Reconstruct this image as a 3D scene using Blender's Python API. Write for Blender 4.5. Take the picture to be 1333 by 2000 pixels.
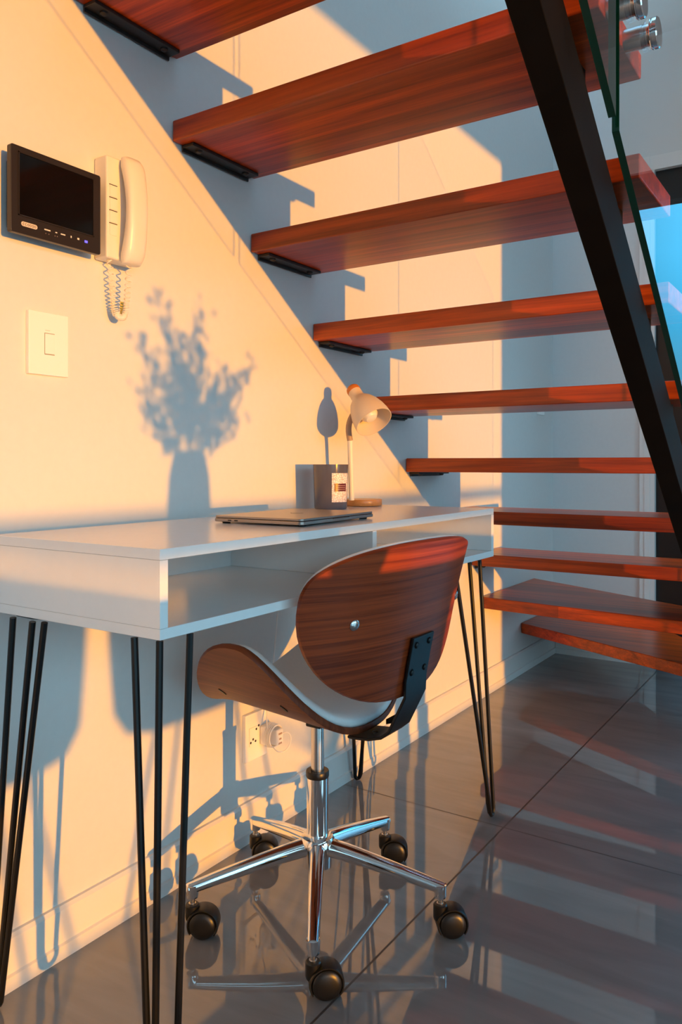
import bpy, bmesh, math, random
from mathutils import Vector, Matrix
random.seed(7)
for o in list(bpy.data.objects): bpy.data.objects.remove(o)
S = bpy.context.scene
COL = S.collection
PI = math.pi
# ------------------------------------------------------------------ camera
FPX = 1535.0
cam = bpy.data.cameras.new('camera'); camo = bpy.data.objects.new('camera', cam); COL.objects.link(camo)
cam.sensor_fit = 'VERTICAL'; cam.sensor_height = 36.0; cam.sensor_width = 24.0
cam.lens = 36.0 * FPX / 2000.0
cam.shift_y = -95.3 / 2000.0
cam.clip_start = 0.02
camo.location = (1.180, 0.0, 0.868)
camo.rotation_euler = (PI/2, 0, math.radians(33.49))
S.camera = camo
# ------------------------------------------------------------------ view
S.view_settings.view_transform = 'Standard'; S.view_settings.look = 'None'
S.view_settings.gamma = 1.0; S.view_settings.use_curve_mapping = False
S.view_settings.exposure = 0.0
# ------------------------------------------------------------------ sun + sky
SUN = Vector((-0.9612, 0.2759, 0.0))          # direction the light travels
sl = bpy.data.lights.new('sun', 'SUN'); so = bpy.data.objects.new('sun', sl); COL.objects.link(so)
sl.energy = 4.4; sl.color = (1.0, 0.38, 0.0); sl.angle = math.radians(0.55)
so.rotation_euler = SUN.to_track_quat('-Z', 'Y').to_euler(); so.location = (6, -2, 3)
W = bpy.data.worlds.new('world'); S.world = W; W.use_nodes = True
wn = W.node_tree; wn.nodes.clear()
def wnode(t, **k):
    n = wn.nodes.new(t)
    for a, b in k.items(): setattr(n, a, b)
    return n
tc = wnode('ShaderNodeTexCoord'); sep = wnode('ShaderNodeSeparateXYZ'); wn.links.new(tc.outputs['Generated'], sep.inputs[0])
rmp = wnode('ShaderNodeValToRGB'); mr = wnode('ShaderNodeMapRange'); mr.inputs[1].default_value = -1; mr.inputs[2].default_value = 1
wn.links.new(sep.outputs[2], mr.inputs[0]); wn.links.new(mr.outputs[0], rmp.inputs[0])
cr = rmp.color_ramp
cr.elements[0].position = 0.0; cr.elements[0].color = (.10, .10, .11, 1)
cr.elements[1].position = 1.0; cr.elements[1].color = (.25, .62, 1.0, 1)
for p, c in ((.47, (.12, .13, .15, 1)), (.50, (.20, .62, .85, 1)), (.58, (.06, .58, 1.0, 1)), (.75, (.16, .6, 1.0, 1))):
    e = cr.elements.new(p); e.color = tuple(v*.43 for v in c[:3])+(1,)
dt = wnode('ShaderNodeVectorMath', operation='DOT_PRODUCT'); wn.links.new(tc.outputs['Generated'], dt.inputs[0]); dt.inputs[1].default_value = (-SUN.x, -SUN.y, 0.05)
gl = wnode('ShaderNodeMapRange'); gl.inputs[1].default_value = .2; gl.inputs[2].default_value = 1.0; wn.links.new(dt.outputs['Value'], gl.inputs[0])
mx = wnode('ShaderNodeMix', data_type='RGBA'); wn.links.new(gl.outputs[0], mx.inputs[0])
wn.links.new(rmp.outputs[0], mx.inputs[6]); mx.inputs[7].default_value = (.42, .78, .97, 1)
el = wnode('ShaderNodeMapRange'); el.inputs[1].default_value = .02; el.inputs[2].default_value = .24; el.inputs[3].default_value = .50; el.inputs[4].default_value = 1.55; wn.links.new(sep.outputs[2], el.inputs[0])
es = wnode('ShaderNodeVectorMath', operation='SCALE'); wn.links.new(mx.outputs[2], es.inputs[0]); wn.links.new(el.outputs[0], es.inputs['Scale'])
bg = wnode('ShaderNodeBackground'); wn.links.new(es.outputs[0], bg.inputs[0]); bg.inputs[1].default_value = 4.5
wo = wnode('ShaderNodeOutputWorld'); wn.links.new(bg.outputs[0], wo.inputs[0])

# ------------------------------------------------------------------ materials
def mat(name, col, rough=.5, metal=0., spec=.5, ior=None, **k):
    m = bpy.data.materials.new(name); m.use_nodes = True
    b = m.node_tree.nodes['Principled BSDF']
    b.inputs['Base Color'].default_value = (*col, 1); b.inputs['Roughness'].default_value = rough
    b.inputs['Metallic'].default_value = metal; b.inputs['Specular IOR Level'].default_value = spec
    if ior: b.inputs['IOR'].default_value = ior
    for a, v in k.items(): b.inputs[a.replace('_', ' ')].default_value = v
    return m
def nodes(m): return m.node_tree, m.node_tree.nodes['Principled BSDF']
def add_noise(m, scale, amount, bump=0., stretch=(1, 1, 1), detail=4, dist=.001):
    """tone variation + bump from object coordinates"""
    t, b = nodes(m); N = t.nodes.new
    tcx = N('ShaderNodeTexCoord'); mp = N('ShaderNodeMapping'); mp.inputs['Scale'].default_value = stretch
    nz = N('ShaderNodeTexNoise'); nz.inputs['Scale'].default_value = scale; nz.inputs['Detail'].default_value = detail
    t.links.new(tcx.outputs['Object'], mp.inputs[0]); t.links.new(mp.outputs[0], nz.inputs[0])
    if amount:
        c = b.inputs['Base Color'].default_value[:]
        r = N('ShaderNodeValToRGB')
        r.color_ramp.elements[0].position = .3; r.color_ramp.elements[1].position = .7
        r.color_ramp.elements[0].color = tuple(x*(1-amount) for x in c[:3])+(1,)
        r.color_ramp.elements[1].color = tuple(min(1, x*(1+amount)) for x in c[:3])+(1,)
        t.links.new(nz.outputs[0], r.inputs[0]); t.links.new(r.outputs[0], b.inputs['Base Color'])
    if bump:
        bp = N('ShaderNodeBump'); bp.inputs['Strength'].default_value = bump; bp.inputs['Distance'].default_value = dist
        t.links.new(nz.outputs[0], bp.inputs['Height']); t.links.new(bp.outputs[0], b.inputs['Normal'])
    return m
WALL = add_noise(mat('wall_paint', (.74, .735, .72), .62), 60, .012, .12)
CEIL = add_noise(mat('ceiling_paint', (.60, .59, .57), .8), 30, .01, .1)
TRIM = mat('white_trim', (.82, .81, .79), .3)
LAM = add_noise(mat('white_laminate', (.88, .88, .88), .20), 40, .01, .02)
BLK = add_noise(mat('black_steel', (.006, .006, .0065), .36, 0, .3), 80, .1, .05)
BRK = add_noise(mat('dark_bracket_steel', (.018, .014, .013), .45), 80, .2, .05)
STR = add_noise(mat('dark_stringer_paint', (.0050, .0036, .0030), .62, 0, .10), 12, .25, .04)
CHR = mat('chrome', (.86, .86, .87), .07, 1.)
BRU = add_noise(mat('brushed_steel', (.62, .60, .58), .25, 1.), 60, .05, .05, (1, 1, 12))
PLB = add_noise(mat('black_plastic', (.006, .006, .0065), .36), 120, .1, .03)
WHP = mat('ivory_plastic', (.86, .80, .70), .28)
SWP = mat('switch_plastic', (.95, .93, .90), .35)
LEA = add_noise(mat('white_leather', (.86, .87, .87), .38), 300, .02, .15)
DRK = mat('bezel_plastic', (.022, .016, .013), .35)
SCR = mat('screen_glass', (.004, .004, .005), .08)
def wood(name, dark, light, axis='x', scale=1., fine=1., rough=.28, coat=.3, plank=None, grain=1.):
    m = bpy.data.materials.new(name); m.use_nodes = True; t, b = nodes(m); N = t.nodes.new; L = t.links.new
    tcx = N('ShaderNodeTexCoord'); oi = N('ShaderNodeObjectInfo')
    ofs = N('ShaderNodeVectorMath'); ofs.operation = 'SCALE'; ofs.inputs[0].default_value = (7.3, 11.1, 3.7)
    L(oi.outputs['Random'], ofs.inputs['Scale'])
    add = N('ShaderNodeVectorMath'); add.operation = 'ADD'; L(tcx.outputs['Object'], add.inputs[0]); L(ofs.outputs[0], add.inputs[1])
    mp = N('ShaderNodeMapping')
    fi = 26*fine; st = {'x': (2, fi, fi), 'y': (fi, 2, fi), 'z': (fi, fi, 2), 'veneer': (3, 1.6, fi), 'seat': (2, fi, 4)}[axis]
    mp.inputs['Scale'].default_value = tuple(v*scale for v in st); L(add.outputs[0], mp.inputs[0])
    n1 = N('ShaderNodeTexNoise'); n1.inputs['Scale'].default_value = 1.0; n1.inputs['Detail'].default_value = 6; n1.inputs['Distortion'].default_value = .6*grain
    n1.inputs['Roughness'].default_value = .62
    L(mp.outputs[0], n1.inputs[0])
    mp2 = N('ShaderNodeMapping'); mp2.inputs['Scale'].default_value = tuple(v*scale*6 for v in st); L(add.outputs[0], mp2.inputs[0])
    n2 = N('ShaderNodeTexNoise'); n2.inputs['Scale'].default_value = 1.; n2.inputs['Detail'].default_value = 3; L(mp2.outputs[0], n2.inputs[0])
    f = N('ShaderNodeMath'); f.operation = 'MULTIPLY_ADD'; L(n2.outputs[0], f.inputs[0]); f.inputs[1].default_value = .3; L(n1.outputs[0], f.inputs[2])
    r = N('ShaderNodeValToRGB'); L(f.outputs[0], r.inputs[0])
    r.color_ramp.elements[0].position = .42; r.color_ramp.elements[1].position = .86
    r.color_ramp.elements[0].color = (*dark, 1); r.color_ramp.elements[1].color = (*light, 1)
    out = r.outputs[0]
    if plank:
        sx = N('ShaderNodeSeparateXYZ'); L(tcx.outputs['Object'], sx.inputs[0])
        dv = N('ShaderNodeMath'); dv.operation = 'DIVIDE'; L(sx.outputs[1], dv.inputs[0]); dv.inputs[1].default_value = plank
        ad = N('ShaderNodeMath'); ad.operation = 'ADD'; L(dv.outputs[0], ad.inputs[0]); ad.inputs[1].default_value = 50.35
        fl = N('ShaderNodeMath'); fl.operation = 'FLOOR'; L(ad.outputs[0], fl.inputs[0])
        a2 = N('ShaderNodeMath'); a2.operation = 'MULTIPLY_ADD'; L(oi.outputs['Random'], a2.inputs[0]); a2.inputs[1].default_value = 91.; L(fl.outputs[0], a2.inputs[2])
        wn_ = N('ShaderNodeTexWhiteNoise'); wn_.noise_dimensions = '1D'; L(a2.outputs[0], wn_.inputs['W'])
        ma = N('ShaderNodeMapRange'); ma.inputs[3].default_value = .62; ma.inputs[4].default_value = 1.35; L(wn_.outputs[0], ma.inputs[0])
        hs = N('ShaderNodeVectorMath'); hs.operation = 'SCALE'; L(out, hs.inputs[0]); L(ma.outputs[0], hs.inputs['Scale']); out = hs.outputs[0]
    L(out, b.inputs['Base Color']); b.inputs['Roughness'].default_value = rough
    b.inputs['Coat Weight'].default_value = coat; b.inputs['Coat Roughness'].default_value = .12
    b.inputs['Specular IOR Level'].default_value = .36
    bp = N('ShaderNodeBump'); bp.inputs['Strength'].default_value = .15; bp.inputs['Distance'].default_value = .0006
    L(n2.outputs[0], bp.inputs['Height']); L(bp.outputs[0], b.inputs['Normal'])
    return m
MAH = wood('mahogany', (.175, .016, .002), (.68, .088, .006), 'x', .8, 2.0, .30, 0, plank=.09)
WAL = wood('walnut_veneer', (.10, .010, .0015), (.42, .066, .013), 'veneer', .9, 5.0, .40, 0, grain=.15)
WALX = wood('walnut_veneer_seat', (.12, .020, .005), (.26, .055, .015), 'seat', 1.0, 3.5, .45, 0)
nodes(MAH)[1].inputs['Specular IOR Level'].default_value = .5
BEE = wood('beech', (.48, .19, .05), (.66, .30, .10), 'y', 1.5, 1., .35, .2)
TBL = wood('oak_table', (.10, .05, .03), (.22, .12, .07), 'y', 1., 1., .4, .1)
# polished floor tile with grout lines and soft stone veins
FLO = bpy.data.materials.new('polished_tile'); FLO.use_nodes = True
t, b = nodes(FLO); N = t.nodes.new; L = t.links.new
tcx = N('ShaderNodeTexCoord'); sx = N('ShaderNodeSeparateXYZ'); L(tcx.outputs['Object'], sx.inputs[0])
def line(out, off, size):
    a = N('ShaderNodeMath'); a.operation = 'SUBTRACT'; L(out, a.inputs[0]); a.inputs[1].default_value = off - size*20.5
    m_ = N('ShaderNodeMath'); m_.operation = 'MODULO'; L(a.outputs[0], m_.inputs[0]); m_.inputs[1].default_value = size
    s_ = N('ShaderNodeMath'); s_.operation = 'SUBTRACT'; L(m_.outputs[0], s_.inputs[0]); s_.inputs[1].default_value = size/2
    ab = N('ShaderNodeMath'); ab.operation = 'ABSOLUTE'; L(s_.outputs[0], ab.inputs[0])
    lt = N('ShaderNodeMath'); lt.operation = 'LESS_THAN'; L(ab.outputs[0], lt.inputs[0]); lt.inputs[1].default_value = .0021
    return lt.outputs[0]
g1 = line(sx.outputs[0], .470, 1.12); g2 = line(sx.outputs[1], 1.776, 1.12)
mxg = N('ShaderNodeMath'); mxg.operation = 'MAXIMUM'; L(g1, mxg.inputs[0]); L(g2, mxg.inputs[1])
mp = N('ShaderNodeMapping'); mp.inputs['Scale'].default_value = (1.4, 7., 1); mp.inputs['Rotation'].default_value = (0, 0, math.radians(35)); L(tcx.outputs['Object'], mp.inputs[0])
nz = N('ShaderNodeTexNoise'); nz.inputs['Scale'].default_value = 2.2; nz.inputs['Detail'].default_value = 8; nz.inputs['Distortion'].default_value = .9; L(mp.outputs[0], nz.inputs[0])
rr = N('ShaderNodeValToRGB'); L(nz.outputs[0], rr.inputs[0])
rr.color_ramp.elements[0].position = .35; rr.color_ramp.elements[0].color = (.225, .222, .228, 1)
rr.color_ramp.elements[1].position = .65; rr.color_ramp.elements[1].color = (.275, .268, .272, 1)
mg = N('ShaderNodeMix'); mg.data_type = 'RGBA'; L(mxg.outputs[0], mg.inputs[0]); L(rr.outputs[0], mg.inputs[6]); mg.inputs[7].default_value = (.035, .028, .026, 1)
L(mg.outputs[2], b.inputs['Base Color']); b.inputs['IOR'].default_value = 1.85
rg = N('ShaderNodeMath'); rg.operation = 'MULTIPLY_ADD'; L(mxg.outputs[0], rg.inputs[0]); rg.inputs[1].default_value = .5; rg.inputs[2].default_value = .03; L(rg.outputs[0], b.inputs['Roughness'])
bp = N('ShaderNodeBump'); bp.inputs['Strength'].default_value = .08; bp.inputs['Distance'].default_value = .0008
n3 = N('ShaderNodeTexNoise'); n3.inputs['Scale'].default_value = 3.; L(tcx.outputs['Object'], n3.inputs[0]); L(n3.outputs[0], bp.inputs['Height']); L(bp.outputs[0], b.inputs['Normal'])
# clear pane: thin architectural glass (transparent + fresnel reflection)
def pane(name, tint=(.975, .992, .985), ior=1.5):
    m = bpy.data.materials.new(name); m.use_nodes = True; t = m.node_tree; t.nodes.clear(); N = t.nodes.new; L = t.links.new
    tr = N('ShaderNodeBsdfTransparent'); tr.inputs[0].default_value = (*tint, 1)
    gs = N('ShaderNodeBsdfGlossy'); gs.inputs['Roughness'].default_value = .0
    fr = N('ShaderNodeFresnel'); fr.inputs[0].default_value = ior
    ge = N('ShaderNodeNewGeometry'); ff = N('ShaderNodeMath'); ff.operation = 'SUBTRACT'; ff.inputs[0].default_value = 1.0; L(ge.outputs['Backfacing'], ff.inputs[1])
    f2 = N('ShaderNodeMath'); f2.operation = 'MULTIPLY'; L(fr.outputs[0], f2.inputs[0]); L(ff.outputs[0], f2.inputs[1])
    f3 = N('ShaderNodeMath'); f3.operation = 'MULTIPLY'; f3.use_clamp = True; L(f2.outputs[0], f3.inputs[0]); f3.inputs[1].default_value = 1.15
    mi = N('ShaderNodeMixShader'); L(f3.outputs[0], mi.inputs[0]); L(tr.outputs[0], mi.inputs[1]); L(gs.outputs[0], mi.inputs[2])
    o = N('ShaderNodeOutputMaterial'); L(mi.outputs[0], o.inputs[0]); return m
GLA = pane('clear_glass'); 
GED = mat('green_glass_edge', (.0015, .028, .020), .10, 0, .6)

# ------------------------------------------------------------------ mesh helpers
def bmnew(): return bmesh.new()
def box(bm, lo, hi, mi=0):
    x0, y0, z0 = lo; x1, y1, z1 = hi
    v = [bm.verts.new(p) for p in ((x0,y0,z0),(x1,y0,z0),(x1,y1,z0),(x0,y1,z0),(x0,y0,z1),(x1,y0,z1),(x1,y1,z1),(x0,y1,z1))]
    fs = [bm.faces.new([v[i] for i in q]) for q in ((3,2,1,0),(4,5,6,7),(0,1,5,4),(1,2,6,5),(2,3,7,6),(3,0,4,7))]
    for f in fs: f.material_index = mi
    return v
def prism(bm, pts, z0, z1, ax='z'):
    """extrude 2D polygon: ax z: (x,y); ax x: pts are (y,z); ax y: pts are (x,z)"""
    def P(p, h): return {'z': (p[0], p[1], h), 'x': (h, p[0], p[1]), 'y': (p[0], h, p[1])}[ax]
    a = [bm.verts.new(P(p, z0)) for p in pts]; c = [bm.verts.new(P(p, z1)) for p in pts]
    n = len(pts); bm.faces.new(a); bm.faces.new(list(reversed(c)))
    for i in range(n): bm.faces.new((a[i], c[i], c[(i+1) % n], a[(i+1) % n]))
def frame_of(d):
    d = Vector(d).normalized(); u = Vector((0, 0, 1)) if abs(d.z) < .9 else Vector((1, 0, 0))
    a = d.cross(u).normalized(); return a, d.cross(a).normalized()
def tube(bm, pts, r, seg=12, cap=True, closed=False):
    pts = [Vector(p) for p in pts]; n = len(pts); R = r if isinstance(r, (list, tuple)) else [r]*n
    rings = []; a = None
    for i, p in enumerate(pts):
        if closed: d = pts[(i+1) % n]-pts[i-1]
        else: d = pts[min(i+1, n-1)]-pts[max(i-1, 0)]
        d.normalize()
        if a is None: a, _ = frame_of(d)
        else:
            a = a - d*a.dot(d); a.normalize()
        c = d.cross(a)
        rings.append([bm.verts.new(p+(a*math.cos(2*PI*k/seg)+c*math.sin(2*PI*k/seg))*R[i]) for k in range(seg)])
    m = n if closed else n-1
    for i in range(m):
        A, B = rings[i], rings[(i+1) % n]
        for k in range(seg): bm.faces.new((A[k], A[(k+1) % seg], B[(k+1) % seg], B[k]))
    if cap and not closed: bm.faces.new(list(reversed(rings[0]))); bm.faces.new(rings[-1])
def lathe(bm, prof, origin=(0, 0, 0), axis=(0, 0, 1), seg=32, cap=True):
    """prof: list of (r, h)"""
    o = Vector(origin); d = Vector(axis).normalized(); a, c = frame_of(d); rings = []
    for r, h in prof:
        if r < 1e-6: rings.append([bm.verts.new(o+d*h)]); continue
        rings.append([bm.verts.new(o+d*h+(a*math.cos(2*PI*k/seg)+c*math.sin(2*PI*k/seg))*r) for k in range(seg)])
    for A, B in zip(rings, rings[1:]):
        for k in range(seg):
            k2 = (k+1) % seg
            if len(A) == 1 and len(B) == 1: continue
            if len(A) == 1: bm.faces.new((A[0], B[k2], B[k]))
            elif len(B) == 1: bm.faces.new((A[k], A[k2], B[0]))
            else: bm.faces.new((A[k], A[k2], B[k2], B[k]))
    if cap:
        if len(rings[0]) > 1: bm.faces.new(list(reversed(rings[0])))
        if len(rings[-1]) > 1: bm.faces.new(rings[-1])
def cyl(bm, a, b_, r, seg=24): 
    a = Vector(a); b_ = Vector(b_); lathe(bm, [(r, 0), (r, (b_-a).length)], a, b_-a, seg)
def obj(name, bm, m, parent=None, bevel=0, smooth=True, sub=0, ang=35, bseg=2):
    bmesh.ops.recalc_face_normals(bm, faces=bm.faces[:])
    me = bpy.data.meshes.new(name); bm.to_mesh(me); bm.free()
    for x in (m if isinstance(m, (list, tuple)) else [m]): me.materials.append(x)
    if smooth:
        me.polygons.foreach_set('use_smooth', [True]*len(me.polygons)); me.set_sharp_from_angle(angle=math.radians(ang))
    o = bpy.data.objects.new(name, me); COL.objects.link(o)
    if parent is not None: o.parent = parent
    if bevel:
        md = o.modifiers.new('bevel', 'BEVEL'); md.width = bevel; md.segments = bseg; md.limit_method = 'ANGLE'; md.angle_limit = math.radians(40)
        if hasattr(md, 'harden_normals'): md.harden_normals = True
    if sub:
        md = o.modifiers.new('sub', 'SUBSURF'); md.levels = sub; md.render_levels = sub
    return o
def thing(name, label, cat, loc=(0, 0, 0), rz=0, group=None):
    o = bpy.data.objects.new(name, None); COL.objects.link(o); o.location = loc; o.rotation_euler = (0, 0, rz)
    o.empty_display_size = .05
    return tag(o, label, cat, group)
def tag(o, label, cat, group=None):
    o['label'] = label; o['category'] = cat
    if group: o['group'] = group
    return o
def struct(name, bm, m, **k):
    o = obj(name, bm, m, **k); o['kind'] = 'structure'; return o
def bx(name, lo, hi, m, parent=None, bevel=0, **k):
    bm = bmnew(); box(bm, lo, hi); return obj(name, bm, m, parent, bevel, **k)
def copy_tree(o, parent=None):
    c = o.copy(); COL.objects.link(c); c.parent = parent
    for ch in list(o.children): copy_tree(ch, c)
    return c
def text_bm(txt, size, depth=.0004):
    cu = bpy.data.curves.new('t', 'FONT'); cu.body = txt; cu.size = size; cu.extrude = depth; cu.align_x = 'CENTER'; cu.align_y = 'CENTER'
    o = bpy.data.objects.new('t', cu); COL.objects.link(o)
    dg = bpy.context.evaluated_depsgraph_get(); me = bpy.data.meshes.new_from_object(o.evaluated_get(dg))
    bm = bmesh.new(); bm.from_mesh(me); bpy.data.meshes.remove(me); bpy.data.objects.remove(o); return bm

# ------------------------------------------------------------------ the room
XW = 3.9                                       # window wall
ZH = 2.046                                     # window head
bm = bmnew(); box(bm, (-.2, -4.2, -.12), (XW+2.0, 3.75, 0)); struct('floor', bm, FLO, smooth=False)
bm = bmnew(); box(bm, (-.2, -4.2, 0), (0, 3.75, 5.2)); struct('wall_left', bm, WALL, smooth=False)
bm = bmnew()                                   # back wall with the glazed door opening
box(bm, (0, 3.55, 0), (.447, 3.75, 5.2)); box(bm, (.447, 3.55, 2.12), (2.6, 3.75, 5.2)); box(bm, (2.6, 3.55, 0), (XW+.2, 3.75, 5.2))
struct('wall_back', bm, WALL, smooth=False)
YJ = 2.927-.287*XW
bm = bmnew()                                   # window wall
box(bm, (XW, YJ, 0), (XW+.2, 3.55, 5.2)); box(bm, (XW, -3.6, ZH), (XW+.2, YJ, 3.0)); box(bm, (XW, -4.2, 0), (XW+.2, -3.6, 5.2))
box(bm, (XW, -3.6, 4.8), (XW+.2, YJ, 5.2))
struct('wall_right', bm, WALL, smooth=False)
bm = bmnew(); box(bm, (0, -4.2, 0), (XW, -4.0, 5.2)); struct('wall_front', bm, WALL, smooth=False)
bm = bmnew()                                   # ceiling slab with the stairwell opening
box(bm, (1.0, -4.0, 2.70), (XW, 3.55, 2.95)); box(bm, (0, -4.0, 2.70), (1.0, -1.6, 2.95))
struct('ceiling', bm, CEIL, smooth=False)
bm = bmnew(); box(bm, (-.2, -4.2, 5.2), (.2, 3.75, 5.35)); box(bm, (.2, -4.2, 5.2), (XW+.2, .3, 5.35)); box(bm, (.2, 3.0, 5.2), (XW+.2, 3.75, 5.35)); box(bm, (1.15, .3, 5.2), (XW+.2, 3.0, 5.35))
struct('ceiling_upper', bm, CEIL, smooth=False)
def skirting(name, pts_prof, a, b_, ax):
    bm = bmnew(); prism(bm, pts_prof, a, b_, ax); return struct(name, bm, TRIM, smooth=False)
prof = [(0, 0), (.016, 0), (.016, .024), (.012, .027), (.012, .084), (.007, .090), (0, .090)]
skirting('baseboard_left', prof, -4.0, 3.55, 'y')
bm = bmnew(); prism(bm, [(3.55-p[0], p[1]) for p in prof], .016, .387, 'x'); struct('baseboard_back', bm, TRIM, smooth=False)
bm = bmnew()                                   # door casing
box(bm, (.385, 3.533, 0), (.447, 3.55, 2.18)); box(bm, (.405, 3.529, 0), (.428, 3.533, 2.18)); box(bm, (.447, 3.533, 2.12), (2.66, 3.55, 2.18)); box(bm, (2.60, 3.533, 0), (2.66, 3.55, 2.12))
struct('trim_1', bm, TRIM, smooth=False)
DOORB = mat('black_aluminium', (.006, .006, .007), .4)
bm = bmnew()
for lo, hi in (((.447, 3.56, 0), (.98, 3.64, 2.12)), ((.98, 3.56, 1.99), (2.6, 3.64, 2.12)), ((.98, 3.56, 0), (2.6, 3.64, .06)), ((2.5, 3.56, .06), (2.6, 3.64, 1.99))): box(bm, lo, hi)
door = struct('door_1', bm, DOORB, smooth=False)
bm = bmnew(); box(bm, (.98, 3.597, .06), (2.5, 3.603, 1.99)); g = obj('pane', bm, pane('door_glass', (.95, .97, .98)), door, smooth=False)
bm = bmnew(); cyl(bm, (1.06, 3.52, .95), (1.06, 3.52, 1.25), .012); cyl(bm, (1.06, 3.52, .98), (1.06, 3.56, .98), .008); cyl(bm, (1.06, 3.52, 1.22), (1.06, 3.56, 1.22), .008); obj('door_handle', bm, BRU, door)
bm = bmnew()                                   # window frame around the big opening
for lo, hi in (((XW+.05, YJ, 0), (XW+.12, YJ+.03, ZH)), ((XW+.05, -3.6, ZH), (XW+.12, YJ+.03, ZH+.03)), ((XW+.05, -3.63, 0), (XW+.12, -3.6, ZH))): box(bm, lo, hi)
struct('window_1', bm, TRIM, smooth=False)
# ------------------------------------------------------------------ staircase
st = thing('staircase', 'open staircase of thick reddish wooden treads on a dark steel stringer against the white wall', 'staircase')
RIS, GO, TL, TT = .1718, .248, .863, .0425
def tread_obj(k):
    y0 = 1.153+GO*(k-2); zt = 1.5705-RIS*(k-2); y1 = y0+.2595
    if k == 9: pts = [(.0, 2.722), (TL, 2.632), (TL, 2.83), (.0, 3.29)]; zt = .372
    elif k == 10: pts = [(.0, 3.140), (TL, 2.700), (TL, 2.86), (.40, 3.52), (.0, 3.52)]; zt = .204
    else: pts = [(.0, y0), (TL, y0), (TL, y1), (.0, y1)]
    yc = pts[0][1]; h = .0425
    bm = bmnew(); prism(bm, [(p[0], p[1]-yc) for p in pts], 0, h)
    o = obj('tread', bm, MAH, st, bevel=.003, bseg=3); o.location = (.0025, yc, zt-h)
    if k <= 8:
        bm = bmnew(); box(bm, (.001, .025, -.007), (.034, .235, -.0005)); box(bm, (.001, .025, -.014), (.005, .235, -.0065))
        b_ = obj('bracket', bm, BRK, o, bevel=.001)
        for yy in (.055, .205): bm = bmnew(); lathe(bm, [(.0075, 0), (.0075, -.003), (.004, -.0055), (0, -.0058)], (.021, yy, -.007), (0, 0, 1), 12); obj('bolt', bm, BRK, b_)
    return o
for k in range(-1, 11): tread_obj(k)
X0, X1 = .784, .829
cB, cT, SL = 2.172, 2.287, .6927
ys, ye = -.35, 2.615
bm = bmnew()
prism(bm, [(ys, cB-SL*ys), (ye, cB-SL*ye), (ye, cT-SL*ye), (ys, cT-SL*ys)], X0, X1, 'x')
sg = obj('stringer', bm, STR, st, bevel=.0016)
for k in range(-1, 9):
    y0 = 1.153+GO*(k-2); zb = 1.528-RIS*(k-2); yv = 1.328+GO*(k-2)
    bm = bmnew(); zv = cT-SL*yv
    prism(bm, [((cT-zb)/SL, zb+.0001), (yv, zb+.0001), (yv, zv-.004), ((cT-zb)/SL, zb-.004)], X0+.002, X0+.010, 'x')
    obj('tread_support', bm, STR, st)
# ------------------------------------------------------------------ glass balustrade
gb = thing('glass_balustrade', 'clear glass stair guard with green edges held by round steel standoffs', 'glass railing', (.9, 1.1, 0))
def gpanel(y0, y1):
    c0, c1 = 2.088, 3.30
    bm = bmnew(); pts = [(y0-1.1, c0-SL*y0), (y1-1.1, c0-SL*y1), (y1-1.1, c1-SL*y1), (y0-1.1, c1-SL*y0)]
    prism(bm, pts, -.005, .005, 'x')
    bm.faces.ensure_lookup_table(); bm.normal_update()
    for f in bm.faces: f.material_index = 0 if abs(f.normal.x) > .9 else 1
    return obj('glass_panel', bm, [GLA, GED], gb, smooth=False)
for y0 in (-.395, .345, 1.105, 1.845): gpanel(y0, y0+(.74 if y0 > 1 else .74 if y0 < 0 else .742))
def standoff(y, z):
    bm = bmnew(); lathe(bm, [(.0175, .8660-.9), (.0175, -.0055), (.0165, -.0054), (.0165, .0054), (.0175, .0055)], (0, y-1.1, z), (1, 0, 0), 28)
    s = obj('standoff', bm, BRU, gb)
    bm = bmnew(); lathe(bm, [(.0195, .0055), (.0225, .006), (.0235, .007), (.0235, .0085), (.0205, .009), (.0205, .0100), (.0235, .0105), (.0235, .0165), (.0215, .018), (0, .018)], (0, y-1.1, z), (1, 0, 0), 28)
    obj('cap', bm, CHR, s)
for yy, zz in ((1.197, 1.541), (1.297, 1.541), (.45, 2.06), (.56, 2.06), (1.96, 1.033), (2.07, 1.033)): standoff(yy, zz)

# ------------------------------------------------------------------ desk
dk = thing('desk', 'white laminate desk with open cubby front and black hairpin legs along the wall', 'desk', (0, 0, 0))
DX0, DX1, DY0, DY1, DZ0, DZ1 = .045, .420, .722, 1.836, .637, .756
TH = .0145
bx('top_panel', (DX0, DY0, DZ1-TH), (DX1, DY1, DZ1), LAM, dk, .0008)
bx('bottom_panel', (DX0, DY0, DZ0), (DX1, DY1, DZ0+TH), LAM, dk, .0008)
bx('side_panel', (DX0, DY0, DZ0+TH+.0002), (DX1, DY0+TH, DZ1-TH-.0002), LAM, dk, .0006)
bx('side_panel', (DX0, DY1-TH, DZ0+TH+.0002), (DX1, DY1, DZ1-TH-.0002), LAM, dk, .0006)
bx('back_panel', (DX0+.012, DY0+TH, DZ0+TH+.0002), (DX0+.024, DY1-TH, DZ1-TH-.0002), LAM, dk)
bx('divider', (DX0+.024, 1.258, DZ0+TH+.0002), (DX1-.001, 1.258+TH, DZ1-TH-.0002), LAM, dk, .0006)
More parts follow.
